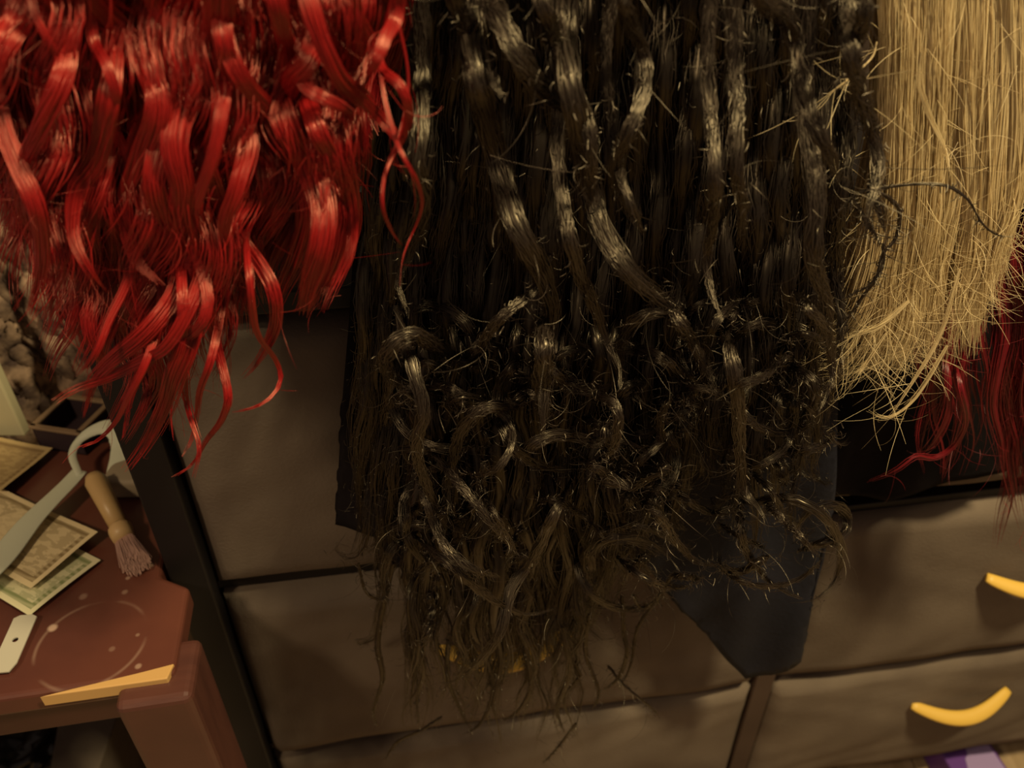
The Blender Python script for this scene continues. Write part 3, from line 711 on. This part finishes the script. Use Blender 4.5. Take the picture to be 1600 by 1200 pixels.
for i in range(16):                                  # ends that sweep to the left
    x = rng.uniform(1380, 1500); s_x = rng.uniform(-90, -30)
    px_lock(YW, [(x + 14, -70), (x + 8, 120), (x - 2, 330), (x - 18, 430), (x + s_x * .6, 510), (x + s_x * 1.2, rng.uniform(540, 580)), (x + s_x * 1.9, rng.uniform(560, 640))], rng.uniform(20, 40), .425, M_BLOND, hel=.004, n=40, N=26, r=.00024, flat=.5, fray=.9, tip=1.0, core=0, frizz=.0003, key='blond', endvar=.4)
for pts, w in [([(1440, 80), (1438, 130), (1452, 180), (1475, 230), (1490, 290)], 12), ([(1500, 420), (1470, 520), (1430, 590), (1390, 650), (1375, 655)], 9), ([(1480, 540), (1430, 620), (1385, 652), (1352, 640)], 9),
   ([(1420, 470), (1370, 510), (1320, 528)], 14), ([(1385, 520), (1350, 570), (1330, 590)], 6), ([(1370, 65), (1362, 90), (1330, 120), (1292, 150)], 2.5)]:
    px_lock(YW, pts, w * .8, .405, M_BLOND, hel=.002, root=.5, n=16, N=26, r=.00022, flat=.5, fray=.7, tip=.9, core=0, key='blond', endvar=.4, tone=(.5, 1))
flyaways(YW, 'blond', 700, M_BLOND, .01, .05, .00012, N=9, spread=.5, curl=2.0, lo=.7)
flyaways(YW, 'blond', 350, M_BLOND, .01, .06, .00011, N=9, spread=.4, curl=1.0)
cap(YW, (.255, .45, CH + .028), .07, .10, M_BLOND)

# ---- dark red wig behind the blond one
DW = thing('dark_red_wig', 'dark red wavy wig hanging behind the blond wig and below its hem', 'wig', (0, 0, 0))
for i in range(26):
    u = (i * .618034) % 1; x = 1570 + 110 * u
    ye = rng.uniform(740, 880)
    px_lock(DW, wavy(x, 60, ye, -10, 12, 230, rng.uniform(0, 6.28), 60), rng.uniform(26, 40), rng.uniform(.475, .495), M_DRED, hel=.004, n=36, N=30, r=.00036, flat=.5, fray=.3, key='dred', endvar=.35)
for i in range(14):
    x = 1440 + 150 * ((i * .618) % 1); px_lock(DW, wavy(x + 10, 330, rng.uniform(640, 760), -15, 14, 220, rng.uniform(0, 6.28), 50), rng.uniform(16, 34), rng.uniform(.478, .492), M_DRED, hel=.004, n=30, N=26, r=.0003, flat=.5, fray=.4, key='dred', endvar=.4, tip=.4)
px_lock(DW, [(1500, 600), (1510, 660), (1488, 700), (1460, 716), (1430, 712), (1400, 735), (1350, 755)], 8, .47, M_DRED, n=18, N=26, fray=.4, key='dred')
px_lock(DW, [(1480, 580), (1482, 640), (1460, 690), (1430, 720)], 14, .472, M_DRED, n=18, N=26, fray=.4, key='dred')
flyaways(DW, 'dred', 250, M_DRED, .01, .05, .00013)
cap(DW, (.335, .50, CH + .02), .07, .08, M_DRED)
tris = sum(len(o.data.polygons) * 2 for o in COL.objects if o.type == 'MESH')
print('TRIS', tris)
